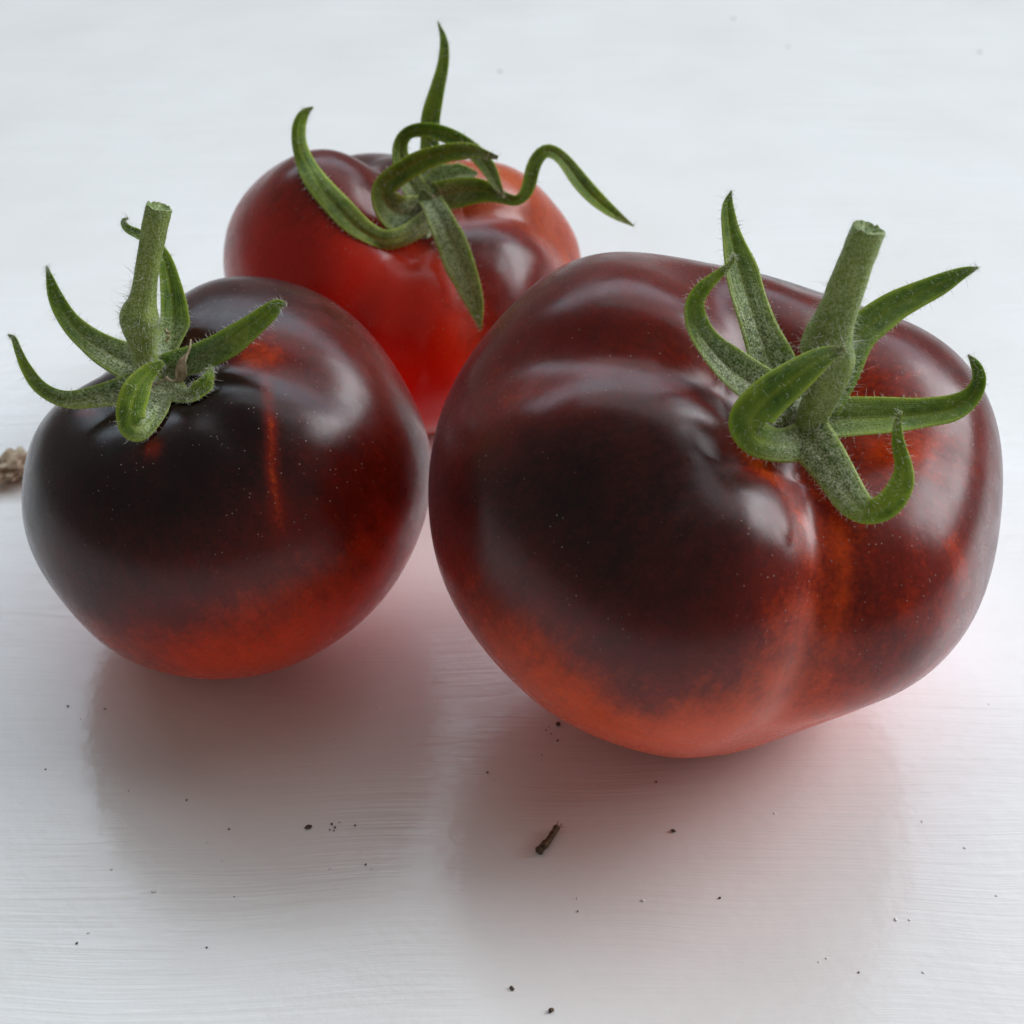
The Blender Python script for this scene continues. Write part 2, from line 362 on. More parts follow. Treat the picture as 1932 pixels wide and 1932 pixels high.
# ------------------------------------------------------------------ calyx, sepals, stem, hairs
def catmull(pts, n):
    pts = np.asarray(pts, float)
    k = len(pts); P = np.vstack([2 * pts[0] - pts[1], pts, 2 * pts[-1] - pts[-2]])
    u = np.linspace(0, k - 1, n); i = np.minimum(u.astype(int), k - 2); f = (u - i)[:, None]
    a, b, c, d = P[i], P[i + 1], P[i + 2], P[i + 3]
    return .5 * (2 * b + (c - a) * f + (2 * a - 5 * b + 4 * c - d) * f ** 2 + (3 * b - a - 3 * c + d) * f ** 3)
def smooth1(a, it=2):
    for _ in range(it):
        b = a.copy(); b[1:-1] = .25 * a[:-2] + .5 * a[1:-1] + .25 * a[2:]; a = b
    return a

class Calyx:
    def __init__(self, key, root, conv, depth, sepal_cut=None):
        self.key = key; self.P = FRUIT[key]; self.root = root; self.conv = conv; self.d0 = float((self.P['c'] + self.P['s'] * self.P['R'][:, 2] * radius(np.array([[0, 0, 1.0]]), self.P)[0] - CAM) @ FW) - depth
        self.hair_src = []
    def pt(self, zx, zy, k):
        ox, oy, s = self.conv
        return at(ox + zx * s, oy + zy * s, self.d0 - k * .001)
    def px_m(self): return self.conv[2] * self.d0 / FPX

    def disc(self, rad, rise=.0022):
        P = self.P; nr, nf = 14, 72
        D = [[0, 0, 1]]
        for i in range(1, nr + 1):
            for j in range(nf):
                f = 2 * math.pi * j / nf
                t = rad * i / nr * (1 + .10 * math.sin(5 * f + .6) + .05 * math.sin(9 * f))
                D.append([math.sin(t) * math.cos(f), math.sin(t) * math.sin(f), math.cos(t)])
        D = np.array(D); r = radius(D, P)
        u = np.concatenate([[0], np.repeat(np.arange(1, nr + 1) / nr, nf)])
        h = rise * (np.cos(u * math.pi) * .5 + .5) + .0007 * (1 - u ** 3) - .0004 * u ** 6
        V = P['c'] + (P['s'] * r + h)[:, None] * (D @ P['R'].T)
        for i in range(len(V)):
            V[i] += .00028 * noise.noise(Vector(V[i] * 900)) * (P['R'][:, 2]) * (1 - u[i] ** 4)
        Q = [(0, 1 + j, 1 + (j + 1) % nf) for j in range(nf)]
        for i in range(nr - 1):
            a = 1 + i * nf
            for j in range(nf):
                k = (j + 1) % nf; Q.append((a + j, a + nf + j, a + nf + k, a + k))
        n = len(V); z = np.zeros(n)
        self.o = mesh_obj('calyx', V, Q, M_GREEN, self.root, attrs={'wool': np.full(n, 1.0), 'dry': z, 'across': z, 'pale': z, 'along_uv': np.zeros((n, 3))})
        self.hair_src.append((V, np.tile(P['R'][:, 2], (n, 1)), .9, 330, (.0004, .0013)))
        return self.o

    def sepal(self, pts, seed, cup=.22, roll=20.0, thick=.00019, hairs=260, tipdry=.5, label=None, skin=.0004):
        """pts: (x, y, toward-viewer mm, full width, wool) along the midrib"""
        P = self.P; n = 46; m = 15
        r_ = random.Random(seed)
        A = catmull(np.array([p[:5] for p in pts], float), n)
        C = np.array([self.pt(*a[:3]) for a in A])
        wid = np.maximum(A[:, 3], 3) * self.px_m(); wool = np.clip(A[:, 4], 0, 1)
        # keep the midrib off the skin
        for _ in range(40):
            cl = clearance(C, P) - (skin + thick)
            bad = cl < 0
            if not bad.any(): break
            C[bad] += (CAM - C[bad]) / np.linalg.norm(CAM - C[bad], axis=1)[:, None] * np.minimum(-cl[bad] * 1.1 + 1e-5, .002)[:, None]
        C = smooth1(C, 2)
        T = np.gradient(C, axis=0); T /= np.linalg.norm(T, axis=1)[:, None]
        view = CAM - C; view /= np.linalg.norm(view, axis=1)[:, None]
        W = np.cross(view, T); W /= np.linalg.norm(W, axis=1)[:, None] + 1e-12
        for i in range(1, n):
            if W[i] @ W[i - 1] < 0: W[i] = -W[i]
        W = smooth1(W, 3)
        W -= T * (W * T).sum(1)[:, None]; W /= np.linalg.norm(W, axis=1)[:, None]
        Nn = np.cross(T, W); sgn = np.sign((Nn * view).sum(1).mean()) or 1; Nn = Nn * sgn
        a = np.radians(roll) * np.cos(np.linspace(0, 2.4, n) + seed)[:, None]
        W, Nn = W * np.cos(a) + Nn * np.sin(a), Nn * np.cos(a) - W * np.sin(a)
        u = np.linspace(-1, 1, m)
        tpar = np.linspace(0, 1, n)
        wav = np.array([noise.noise(Vector((t * 5, seed * 3.7, 0))) for t in tpar]); wav2 = np.array([noise.noise(Vector((t * 6, seed * 5.1, 4))) for t in tpar])
        S = np.zeros((n, m, 3))
        for j, x in enumerate(u):
            half = .5 * wid * (1 + .16 * (wav if x > 0 else wav2))
            prof = cup * (.75 * abs(x) ** 1.15 + .35 * x * x) - .12 * math.exp(-(x / .16) ** 2)
            S[:, j] = C + W * (x * half)[:, None] + Nn * (prof * half + .10 * half * x * x * (wav if x > 0 else wav2))[:, None]
        flat = S.reshape(-1, 3)
        for _ in range(40):
            cl = clearance(flat, P) - (skin * .6 + thick)
            bad = cl < 0
            if not bad.any(): break
            l = flat[bad] - P['c']; l /= np.linalg.norm(l, axis=1)[:, None]
            flat[bad] += l * np.minimum(-cl[bad] + 1e-5, .001)[:, None]
        S = flat.reshape(n, m, 3)
        dT = np.gradient(S, axis=0); dW = np.gradient(S, axis=1)
        NN = np.cross(dT, dW); NN /= np.linalg.norm(NN, axis=2)[:, :, None] + 1e-12
        NN *= np.sign((NN * Nn[:, None, :]).sum(2))[:, :, None]
        tk = thick * (1 - .75 * u ** 4)[None, :] * np.clip((1 - tpar) * 6, .25, 1)[:, None]
        top = S + NN * tk[..., None] * .5; bot = S - NN * tk[..., None] * (.5 + .9 * np.exp(-(u / .2) ** 2))[None, :, None]
        V = np.vstack([top.reshape(-1, 3), bot.reshape(-1, 3)]); o_ = n * m
        Q = []
        for i in range(n - 1):
            for j in range(m - 1):
                a0 = i * m + j; Q.append((a0, a0 + 1, a0 + m + 1, a0 + m)); b0 = a0 + o_; Q.append((b0, b0 + m, b0 + m + 1, b0 + 1))
            a0 = i * m; Q.append((a0, a0 + m, a0 + m + o_, a0 + o_)); a0 = i * m + m - 1; Q.append((a0, a0 + o_, a0 + o_ + m, a0 + m))
        for j in range(m - 1):
            Q.append((j, j + o_, j + 1 + o_, j + 1)); a0 = (n - 1) * m + j; Q.append((a0, a0 + 1, a0 + 1 + o_, a0 + o_))
        ac = np.tile(u, n); wl = np.repeat(wool, m) * (1 - .55 * np.abs(ac) ** 3)
        dry = np.repeat(np.clip((tpar - .89) / .07, 0, 1) * tipdry, m)
        pal = np.clip(np.abs(ac) - .66, 0, 1) * 2.9 + .5 * np.exp(-(ac / .13) ** 2)
        uv = np.stack([np.repeat(tpar * 4 + seed * 7, m), ac * .5, np.zeros(n * m)], 1)
        two = lambda x: np.concatenate([x, x])
        o = mesh_obj('sepal', V, Q, M_GREEN, self.o, attrs={'wool': two(wl), 'dry': two(dry), 'across': two(ac), 'pale': two(np.clip(pal, 0, 1)), 'along_uv': np.vstack([uv, uv])})
        if label: o['label'] = label
        # edges bristle, faces are downy
        ed = np.vstack([S[:, 0], S[:, -1]]); en = np.vstack([-dW[:, 0], dW[:, -1]]); en /= np.linalg.norm(en, axis=1)[:, None] + 1e-12
        self.hair_src.append((ed, en, .6, int(hairs * .42), (.0002, .0010)))
        self.hair_src.append((top.reshape(-1, 3), NN.reshape(-1, 3), .7, int(hairs * .5), (.0003, .0010)))
        return o

    def stem(self, pts, hairs=700, cut=True, lump=None):
        """pts: (x, y, toward-viewer mm, radius)"""
        n, m = 60, 28
        A = catmull(np.array(pts, float), n)
        C = np.array([self.pt(*a[:3]) for a in A]); R = A[:, 3] * self.px_m()
        T = np.gradient(C, axis=0); T /= np.linalg.norm(T, axis=1)[:, None]
        x = np.cross(T, RT); x /= np.linalg.norm(x, axis=1)[:, None]; y = np.cross(T, x)
        V = []; NV = []
        for i in range(n):
            for j in range(m):
                f = 2 * math.pi * j / m; d = x[i] * math.cos(f) + y[i] * math.sin(f)
                rr = R[i] * (1 + .05 * math.sin(3 * f + 1.2) + .03 * math.sin(5 * f + i * .05) + .05 * noise.noise(Vector(C[i] * 500 + d * 1.3)))
                V.append(C[i] + d * rr); NV.append(d)
        # torn cut end: a raised rim round a sunken pith
        for j in range(m):
            f = 2 * math.pi * j / m; i = (n - 1) * m + j
            V[i] = V[i] + T[-1] * R[-1] * (.22 * noise.noise(Vector((math.cos(f) * 2.2, math.sin(f) * 2.2, 3.1))) + .10 * noise.noise(Vector((math.cos(f) * 6, math.sin(f) * 6, 1))))
        Q = []
        for i in range(n - 1):
            for j in range(m):
                k = (j + 1) % m; Q.append((i * m + j, i * m + k, (i + 1) * m + k, (i + 1) * m + j))
        V = np.array(V); NV = np.array(NV); N_ = len(V); z = np.zeros(N_)
        uv = np.stack([np.repeat(np.linspace(0, 3, n), m), np.tile(np.arange(m) / m * 2, n), z], 1)
        o = mesh_obj('stem', V, Q, M_GREEN, self.root, attrs={'wool': np.full(N_, .38), 'dry': z, 'across': z, 'pale': np.full(N_, .32), 'along_uv': uv})
        # cut face
        ring = V[-m:]; cen = ring.mean(0); Vc = []; Qc = []
        rings = [(1.0, .0), (.86, .05), (.7, -.12), (.45, -.30), (.2, -.24)]
        for s_, h_ in rings:
            for j in range(m):
                p = cen + (ring[j] - cen) * s_ + T[-1] * R[-1] * (h_ + .12 * noise.noise(Vector((j * .9, s_ * 7, 2))) * (s_ < .95))
                Vc.append(p)
        for i in range(len(rings) - 1):
            for j in range(m):
                k = (j + 1) % m; Qc.append((i * m + j, i * m + k, (i + 1) * m + k, (i + 1) * m + j))
        Vc.append(cen - T[-1] * R[-1] * .22); e = len(Vc) - 1
        for j in range(m): Qc.append(((len(rings) - 1) * m + j, (len(rings) - 1) * m + (j + 1) % m, e))
        mesh_obj('cut_end', Vc, Qc, M_CUT, o, smooth=False)
        self.hair_src.append((V, NV, .5, hairs, (.0002, .0007)))
        self.hair_src.append((V[:int(N_ * .75)], NV[:int(N_ * .75)], .8, hairs // 4, (.0009, .0026)))
        return o

    def hairs(self):
        V = []; Q = []; rs = np.random.RandomState(len(self.key) * 13)
        for (S, NV, spread, count, (l0, l1)) in self.hair_src:
            ids = rs.randint(0, len(S), int(count * 1.6))
            for i in ids:
                d = NV[i] + rs.normal(0, spread * .5, 3); d /= np.linalg.norm(d) + 1e-9
                L = l0 + (l1 - l0) * rs.rand() ** 1.8
                b = rs.normal(0, .28, 3); p = S[i] + rs.normal(0, .00008, 3)
                a = np.cross(d, [.3, .5, .81]); a /= np.linalg.norm(a) + 1e-9; c = np.cross(d, a)
                base = len(V)
                for s in range(4):
                    t = s / 3; q = p + d * L * t + b * L * t * t
                    rad = .000027 * (1 - .75 * t)
                    for k in range(3):
                        f = 2.0944 * k; V.append(q + (a * math.cos(f) + c * math.sin(f)) * rad)
                for s in range(3):
                    for k in range(3):
                        k2 = (k + 1) % 3; Q.append((base + s * 3 + k, base + s * 3 + k2, base + s * 3 + 3 + k2, base + s * 3 + 3 + k))
        o = mesh_obj('plant_hairs', V, Q, M_HAIR, self.o)
        o['kind'] = 'stuff'
        return o

def ribbon(name, pts, mat, parent, twist=2.0):
    """thin curled dry ribbon; pts: xyz + width in metres"""
    n, m = 40, 5
    A = catmull(np.array(pts, float), n); C = A[:, :3]; w = A[:, 3]
    T = np.gradient(C, axis=0); T /= np.linalg.norm(T, axis=1)[:, None]
    view = CAM - C; view /= np.linalg.norm(view, axis=1)[:, None]
    W = np.cross(view, T); W /= np.linalg.norm(W, axis=1)[:, None]; NN = np.cross(T, W)
    a = twist * np.sin(np.linspace(0, 5, n))[:, None]
    W, NN = W * np.cos(a) + NN * np.sin(a), NN * np.cos(a) - W * np.sin(a)
    V = []; u = np.linspace(-1, 1, m)
    for side in (1, -1):
        for i in range(n):
            for x in u: V.append(C[i] + W[i] * x * w[i] * .5 + NN[i] * (.25 * w[i] * x * x + side * .00005))
    Q = []; o_ = n * m
    for i in range(n - 1):
        for j in range(m - 1):
            a0 = i * m + j; Q += [(a0, a0 + 1, a0 + m + 1, a0 + m), (a0 + o_, a0 + m + o_, a0 + m + 1 + o_, a0 + 1 + o_)]
        a0 = i * m; Q.append((a0, a0 + m, a0 + m + o_, a0 + o_)); a0 += m - 1; Q.append((a0, a0 + o_, a0 + o_ + m, a0 + m))
    for j in range(m - 1):
        Q.append((j, j + o_, j + 1 + o_, j + 1)); a0 = (n - 1) * m + j; Q.append((a0, a0 + 1, a0 + 1 + o_, a0 + o_))
    return mesh_obj(name, V, Q, mat, parent)

# ------------------------------------------------------------------ tomato on the left
SKIN_L = skin_material('tomato_skin_maroon', (.72, .022, .0012, 1), (.80, .10, .003, 1), .42)
SKIN_R = skin_material('tomato_skin_purple', (.74, .036, .0015, 1), (.84, .12, .004, 1), .42)
SKIN_B = skin_material('tomato_skin_scarlet', (.50, .009, .0015, 1), (.44, .10, .025, 1), .5)

def foot(key):
    c = FRUIT[key]['c']; return (float(c[0]), float(c[1]), 0.0)

root = thing('tomato', 'dark tomato on the left with a tall upright stem and narrow orange streak', 'tomato', foot('left'), 'three ripe dark tomatoes')
build_fruit('left', root, SKIN_L, [
    (150, 950, 1, .8), (250, 1000, 1, .8), (350, 900, 1, .8), (450, 830, 1, .8), (420, 1000, 0.82, .8), (300, 1090, 0.7, .9), (200, 1080, 0.74, .9), (120, 1050, 0.7, .9), (80, 900, .95, .8),
    (640, 800, 0.74, .7), (600, 900, 0.74, .7), (680, 900, 0.55, .8), (450, 570, 0.8, .6), (560, 620, 0.72, .6), (600, 680, 0.6, .5), (740, 900, 0.42, 1), (770, 850, .5, 1), (780, 950, .36, 1),
    (720, 1050, .36, .9), (650, 1030, .52, .7), (560, 1030, .58, .7), (480, 1050, .66, .7), (400, 1080, .62, .7), (300, 1130, .62, .8), (220, 1150, .66, .8), (640, 1090, 0.34, 0.8), (560, 1110, .36, .6), (480, 1130, .40, .6), (400, 1160, .38, .6), (330, 1190, .36, .7), (640, 1140, 0.2, 0.8), (560, 1170, 0.22, 0.75),
    (480, 1200, 0.22, 0.75), (560, 1220, 0.12, 0.7), (400, 1220, 0.24, 0.75), (330, 1240, 0.24, 0.8), (420, 1268, 0.1, 0.7), (500, 1255, 0.1, 0.65), (260, 1225, .34, .6), (690, 1110, 0.2, 0.9), (740, 1060, .2, 1),
    (490, 655, .02, .15, .06), (530, 645, .2, .4, .06), (300, 830, .9, .7), (400, 760, 1, .7), (720, 700, 0.52, .7), (780, 790, .5, .9), (740, 760, 0.54, .8), (650, 640, 0.62, .6)],
    [([(498, 700), (512, 790), (526, 890), (540, 980), (548, 1060)], .030, .24, -.12, .85), ([(262, 838), (300, 838)], .05, .2, .4, .6), ([(140, 760), (200, 770)], .04, .25, .4, .6)],
    (1.0, .7))
# frame positions of this calyx are read in a local window: origin x, origin y, scale
cx = Calyx('left', root, (0.0, 347.5, .3083), .0006)
cx.disc(.22, .0024)
cx.sepal([(830, 1120, 1, 230, 1), (650, 1020, 1, 190, .75), (500, 920, 0, 150, .3), (400, 800, -1, 115, .1), (340, 680, -1, 90, 0), (302, 560, 0, 45, 0), (285, 500, 0, 6, 0)], 1)
cx.sepal([(850, 1240, 2, 220, 1), (650, 1275, 4, 140, 1), (420, 1310, 5, 105, .7), (260, 1245, 5, 90, .2), (170, 1130, 5, 66, .1), (120, 1030, 5, 48, 0), (88, 945, 5, 32, 0), (48, 922, 5, 10, 0)], 2, cup=.5)
cx.sepal([(930, 1230, 4, 230, 1), (965, 1370, 8, 190, 1), (900, 1480, 11, 170, .6), (815, 1480, 13, 175, .05), (800, 1380, 13.5, 170, 0), (840, 1250, 13, 150, 0), (910, 1150, 12, 105, 0), (1000, 1090, 11.5, 30, 0)], 3, cup=-.2, roll=8, tipdry=.1)
cx.sepal([(1020, 1230, 4, 190, 1), (1110, 1300, 6, 120, .9), (1190, 1300, 8, 110, .2), (1240, 1250, 9, 120, 0), (1280, 1180, 9, 70, 0), (1292, 1112, 8, 12, 0)], 4, cup=-.25, roll=8, tipdry=.1)
cx.sepal([(1010, 1150, 1, 230, 1), (1200, 1070, 4, 200, .8), (1350, 990, 6, 190, .35), (1500, 890, 7, 160, .1), (1630, 790, 8, 125, 0), (1700, 735, 9, 70, 0), (1755, 738, 9, 8, 0)], 5)
cx.sepal([(980, 1120, -2, 220, 1), (1050, 930, -3, 200, .8), (1060, 780, -2, 170, .2), (1040, 600, 0, 140, .1), (1000, 450, 2, 95, 0), (930, 355, 3, 70, 0), (850, 305, 4, 60, 0), (780, 270, 4, 50, 0), (755, 225, 4, 30, 0), (785, 208, 4, 10, 0)], 6)
cx.stem([(915, 1190, 2, 95), (895, 1100, 3.5, 82), (875, 980, 5.5, 82), (852, 850, 7.5, 112), (855, 790, 8.3, 112), (875, 690, 9.5, 78), (900, 520, 11.5, 68), (935, 320, 13.5, 72), (972, 135, 15.5, 73)])
cx.hairs()
rb = [cx.pt(*p) for p in [(920, 1230, 5.5), (1000, 1195, 6.5), (1020, 1180, 7), (1055, 1200, 7), (1095, 1180, 7), (1130, 1090, 7.5), (1165, 1010, 8), (1170, 950, 8)]]
ribbon('withered_petal', [(*p, w) for p, w in zip(rb, [.0006, .0007, .0008, .0008, .0018, .0017, .0007, .0003])], M_DRY, cx.o)
rb = [cx.pt(*p) for p in [(1010, 960, 2), (1030, 920, 3), (1015, 880, 3.5)]]
ribbon('withered_petal', [(*p, w) for p, w in zip(rb, [.0006, .0008, .0004])], M_DRY, cx.o)

# ------------------------------------------------------------------ tomato on the right
root = thing('tomato', 'largest dark purple tomato, lobed, front right, stem leaning to the right', 'tomato', foot('right'), 'three ripe dark tomatoes')
build_fruit('right', root, SKIN_R, [
    (1150, 950, 1, .7), (1000, 880, 1, .7), (900, 950, 0.85, .8), (1200, 850, 0.9, .7), (1050, 1000, 0.94, .7), (1320, 1000, 0.86, .6), (1400, 950, 0.85, .6), (1300, 1080, 0.82, .6), (1440, 1080, 0.72, .5),
    (900, 870, 0.72, .9), (1310, 790, 0.8, .6), (1200, 1100, 0.78, .6), (1050, 1110, .80, .7), (950, 1090, .68, .7), (900, 1070, .55, .8), (1150, 1200, 0.7, .6), (1250, 1270, 0.58, .5), (1220, 1325, .62, .5),
    (1100, 1210, 0.56, .6), (1000, 1190, 0.34, 0.6), (960, 1200, 0.2, 0.6), (1050, 1265, 0.14, 0.5), (1120, 1330, 0.12, 0.55), (1000, 1250, 0.14, 0.55), (900, 1140, .28, .7), (860, 1060, .5, 1), (1300, 1335, 0.28, 0.5),
    (1400, 1330, .24, .4), (1350, 1390, .02, .6), (1250, 1400, .02, .6), (1450, 1380, .06, .6), (1480, 1300, 0.26, 0.5), (1400, 1250, 0.34, 0.5), (1480, 1200, 0.36, 0.5), (1350, 1220, .62, .4), (1530, 1100, 0.32, 0.5),
    (1570, 1080, 0.22, 0.4), (1560, 1200, 0.28, 0.5), (1550, 1300, .22, .6), (1650, 1300, .36, .9), (1700, 1250, .42, .9), (1680, 1180, .56, .9), (1700, 1120, 0.5, .9), (1650, 1080, 0.54, .8), (1780, 1150, .40, .9),
    (1760, 1080, .42, .7), (1700, 1000, 0.5, .6), (1760, 950, 0.58, .6), (1850, 950, 0.6, .6), (1820, 850, 0.6, .6), (1800, 720, 0.68, .6), (1740, 660, 0.66, .6), (1700, 820, .20, .6), (1780, 838, .2, .5),
    (1640, 845, .28, .7), (1680, 700, .42, .8), (1640, 720, .34, .8), (1700, 760, .42, .7), (1620, 900, .5, .7), (1670, 890, .5, .6), (1435, 868, 0, -.4, .05), (1400, 835, .2, .3, .05), (1290, 650, .36, .5),
    (1335, 700, .34, .5), (1250, 620, .56, .6), (1150, 580, 0.57, .6), (1200, 520, 0.6, .6), (1080, 560, 0.57, .6), (1000, 620, 0.56, .7), (950, 680, 0.5, .7), (1050, 700, 0.34, 0.5), (1000, 735, .42, .6), (920, 770, 0.42, 0.7),
    (860, 780, .55, .9), (1100, 640, 0.54, .6), (1180, 640, 0.54, .6), (1350, 560, 0.54, .6), (1450, 560, 0.62, .6), (1540, 590, 0.6, .6), (1505, 960, .42, .5), (1220, 730, 0.66, .6), (1600, 1000, .44, .6), (1200, 780, 0.78, .6)],
    [([(1560, 960), (1585, 1060), (1580, 1160), (1560, 1260), (1535, 1350)], .028, .14, .3, .5), ([(1800, 1010), (1825, 1060), (1838, 1110)], .045, .18, .5, .55),
     ([(1460, 872), (1520, 960), (1570, 1010)], .05, .16, .5, .4), ([(1620, 835), (1740, 832), (1800, 842)], .05, .14, .6, .45)],
    (1.0, .7))
cx = Calyx('right', root, (1241.0, 327.6, .3576), .0012)
cx.disc(.21, .0034)
cx.sepal([(720, 1200, 3, 260, 1), (620, 1030, 3, 240, 1), (550, 870, 3, 200, .95), (490, 690, 2, 185, .75), (435, 510, 1, 165, .3), (390, 330, 1, 115, .05), (368, 180, 1, 66, 0), (388, 90, 1, 8, 0)], 11)
cx.sepal([(700, 1240, 3, 240, 1), (520, 1120, 4, 230, 1), (390, 1030, 5, 190, 1), (280, 920, 6, 150, .8), (205, 800, 8, 125, .35), (190, 690, 9.5, 105, .05), (240, 600, 10, 75, 0), (320, 530, 10, 50, 0), (385, 475, 10, 32, 0), (402, 425, 10, 10, 0)], 12, cup=.3)
cx.sepal([(800, 1390, 4, 200, 1), (660, 1430, 7, 170, .6), (530, 1400, 11, 190, .05), (490, 1300, 14, 215, 0), (580, 1185, 15.5, 205, 0), (720, 1075, 16.5, 175, 0), (870, 970, 17, 110, .1), (990, 918, 17, 26, .2)], 13, cup=-.25, roll=8, tipdry=.6)
cx.sepal([(760, 1340, 4, 260, 1), (860, 1480, 7, 240, 1), (950, 1610, 9, 200, 1), (1030, 1730, 11, 170, .7), (1110, 1785, 13, 130, .1), (1210, 1745, 14, 135, 0), (1285, 1640, 14, 120, 0), (1300, 1540, 13.5, 85, 0), (1272, 1440, 13, 70, 0), (1262, 1340, 13, 48, .1), (1282, 1252, 13, 20, .3)], 14, cup=-.1, roll=10)
cx.sepal([(800, 1290, 3, 260, 1), (960, 1290, 4, 215, .5), (1200, 1282, 4, 188, .15), (1400, 1268, 4, 172, .1), (1550, 1240, 4.5, 150, .05), (1655, 1175, 5, 105, 0), (1695, 1090, 5.5, 72, 0), (1678, 1010, 6, 50, 0), (1638, 955, 6, 8, 0)], 15, cup=.3)
cx.sepal([(860, 1230, 3, 240, 1), (960, 1060, 4, 230, .9), (1060, 860, 4, 190, .3), (1200, 730, 4, 165, .1), (1340, 650, 4, 140, .05), (1500, 575, 4, 105, 0), (1620, 520, 4, 60, 0), (1692, 494, 4, 8, 0)], 16)
cx.stem([(790, 1330, 2.5, 75), (830, 1240, 5, 85), (880, 1110, 8, 100), (905, 980, 10, 125), (890, 890, 11.5, 128), (935, 760, 13.5, 100), (985, 620, 15.5, 92), (1045, 460, 18, 84), (1112, 285, 20.5, 80)])
cx.hairs()

# ------------------------------------------------------------------ tomato at the back
root = thing('tomato', 'bright red ribbed tomato behind the other two, with long twisted sepals', 'tomato', foot('back'), 'three ripe dark tomatoes')
build_fruit('back', root, SKIN_B, [
    (500, 420, .12, 1), (470, 500, .08, 1), (560, 450, .04, 1), (600, 520, 0, 1), (700, 600, 0, 1), (800, 600, 0, 1), (750, 550, 0, .9), (640, 300, 0.72, .8), (600, 310, 0.66, .8), (560, 340, .55, .9), (680, 330, 0.6, .8),
    (720, 300, 0.74, .8), (650, 370, .36, .9), (540, 380, .28, 1), (500, 350, .42, 1), (460, 400, .3, 1), (950, 430, 0.66, .5), (915, 415, 0.72, .5), (960, 500, 0.56, .6), (1010, 470, .56, .4), (1060, 470, .36, .4), (1000, 420, .5, .3),
    (1040, 420, .28, .2), (900, 395, .02, .0, .07), (960, 392, .06, .0, .07), (1085, 470, .2, .3), (950, 340, .06, .1), (1000, 360, .12, .2), (900, 600, .34, .8), (940, 560, .58, .7), (850, 560, .1, .8), (1040, 385, .2, .3), (870, 330, .2, .3),
    (700, 420, .2, .8), (800, 700, .0, 1), (560, 600, 0, 1)],
    [], (.7, .9))
cx = Calyx('back', root, (496.4, 0.0, .3854), .0006)
cx.disc(.16)
cx.sepal([(810, 960, 0, 120, 1), (815, 820, 0, 105, .6), (818, 690, 0, 98, .3), (825, 590, 1, 95, .1), (852, 450, 2, 80, .05), (882, 310, 2, 62, 0), (886, 200, 2, 40, 0), (855, 105, 2, 6, 0)], 21)
cx.sepal([(830, 1060, 3, 110, .9), (730, 1140, 6, 100, .5), (610, 1185, 8, 105, .2), (490, 1140, 8, 118, .2), (385, 1040, 7, 124, .2), (290, 930, 7, 112, .15), (222, 820, 7, 92, .1), (180, 710, 7, 74, 0), (178, 620, 7, 66, 0), (205, 555, 7, 48, 0), (245, 525, 7, 8, 0)], 22, cup=-.3)
cx.sepal([(820, 980, 5, 110, 1), (870, 1080, 8, 130, .8), (930, 1200, 9, 145, .7), (985, 1330, 10, 135, .7), (1035, 1470, 11, 100, .5), (1065, 1615, 12, 14, .2)], 23)
cx.sepal([(760, 1050, 3, 190, 1), (660, 1050, 6, 180, .6), (595, 980, 9, 140, .2), (590, 910, 10, 110, .1), (660, 850, 11, 105, 0), (770, 785, 12, 98, 0), (890, 748, 12.5, 80, 0), (1000, 735, 12.5, 70, .1), (1070, 748, 12.5, 48, .2), (1150, 772, 12.5, 18, .2)], 24, tipdry=1.0, roll=10)
cx.sepal([(770, 980, 2, 130, 1), (695, 850, 4, 115, .5), (668, 730, 6, 85, .1), (705, 652, 7, 66, 0), (800, 632, 8, 70, 0), (920, 665, 8.5, 76, 0), (1030, 735, 9, 76, .1), (1100, 820, 9, 68, .2), (1140, 900, 9, 46, .3), (1182, 965, 9, 8, .2)], 25, tipdry=.8)
cx.sepal([(850, 960, 3, 150, 1), (950, 945, 5, 150, .6), (1060, 930, 6, 120, .1), (1160, 960, 6.5, 66, .05), (1245, 985, 7, 52, 0), (1300, 920, 7, 66, 0), (1325, 810, 7, 66, 0), (1385, 735, 7, 62, 0), (1465, 775, 7, 66, .2), (1540, 880, 7, 86, .1), (1620, 970, 7, 80, 0), (1720, 1050, 7, 52, 0), (1815, 1107, 7, 8, 0)], 26, roll=25)
cx.sepal([(830, 930, 2, 130, 1), (890, 870, 3, 130, 1), (970, 850, 4, 90, .8), (1050, 850, 4, 14, .3)], 27)
cx.stem([(790, 1010, 0, 60), (785, 990, 1.5, 52), (780, 975, 2.6, 46), (777, 968, 3.2, 44)], hairs=260)
cx.hairs()

# ------------------------------------------------------------------ bits lying on the board
def lump(name, px, py, size, mat, seed, squash=.6, stretch=1.0, ang=0.0, rough=.45, sub=3, mb=None):
    bm = bmesh.new()
    bmesh.ops.create_icosphere(bm, subdivisions=sub, radius=1.0)
    c = on_table(px, py)
    ca, sa = math.cos(ang), math.sin(ang)
    V = []
    for v in bm.verts:
        d = v.co.normalized()
        r = 1 + rough * noise.noise(d * 1.7 + Vector((seed * 3.1, seed, 0))) + rough * .6 * noise.noise(d * 4.5 + Vector((seed, 0, seed * 2.0)))
        x, y, z = d.x * r * size * stretch, d.y * r * size, d.z * r * size * squash
        V.append((c[0] + x * ca - y * sa, c[1] + x * sa + y * ca, z))
    F = [[v.index for v in f.verts] for f in bm.faces]
    bm.free()
    V = np.array(V); V[:, 2] -= V[:, 2].min() - .00001
    if mb is not None:
        b = len(mb[0]); mb[0].extend(V.tolist()); mb[1].extend([[i + b for i in f] for f in F]); return None
    return mesh_obj(name, V - np.array([c[0], c[1], 0]), F, mat)
def place(o, px, py):
    c = on_table(px, py); o.location = (float(c[0]), float(c[1]), 0.0); return o

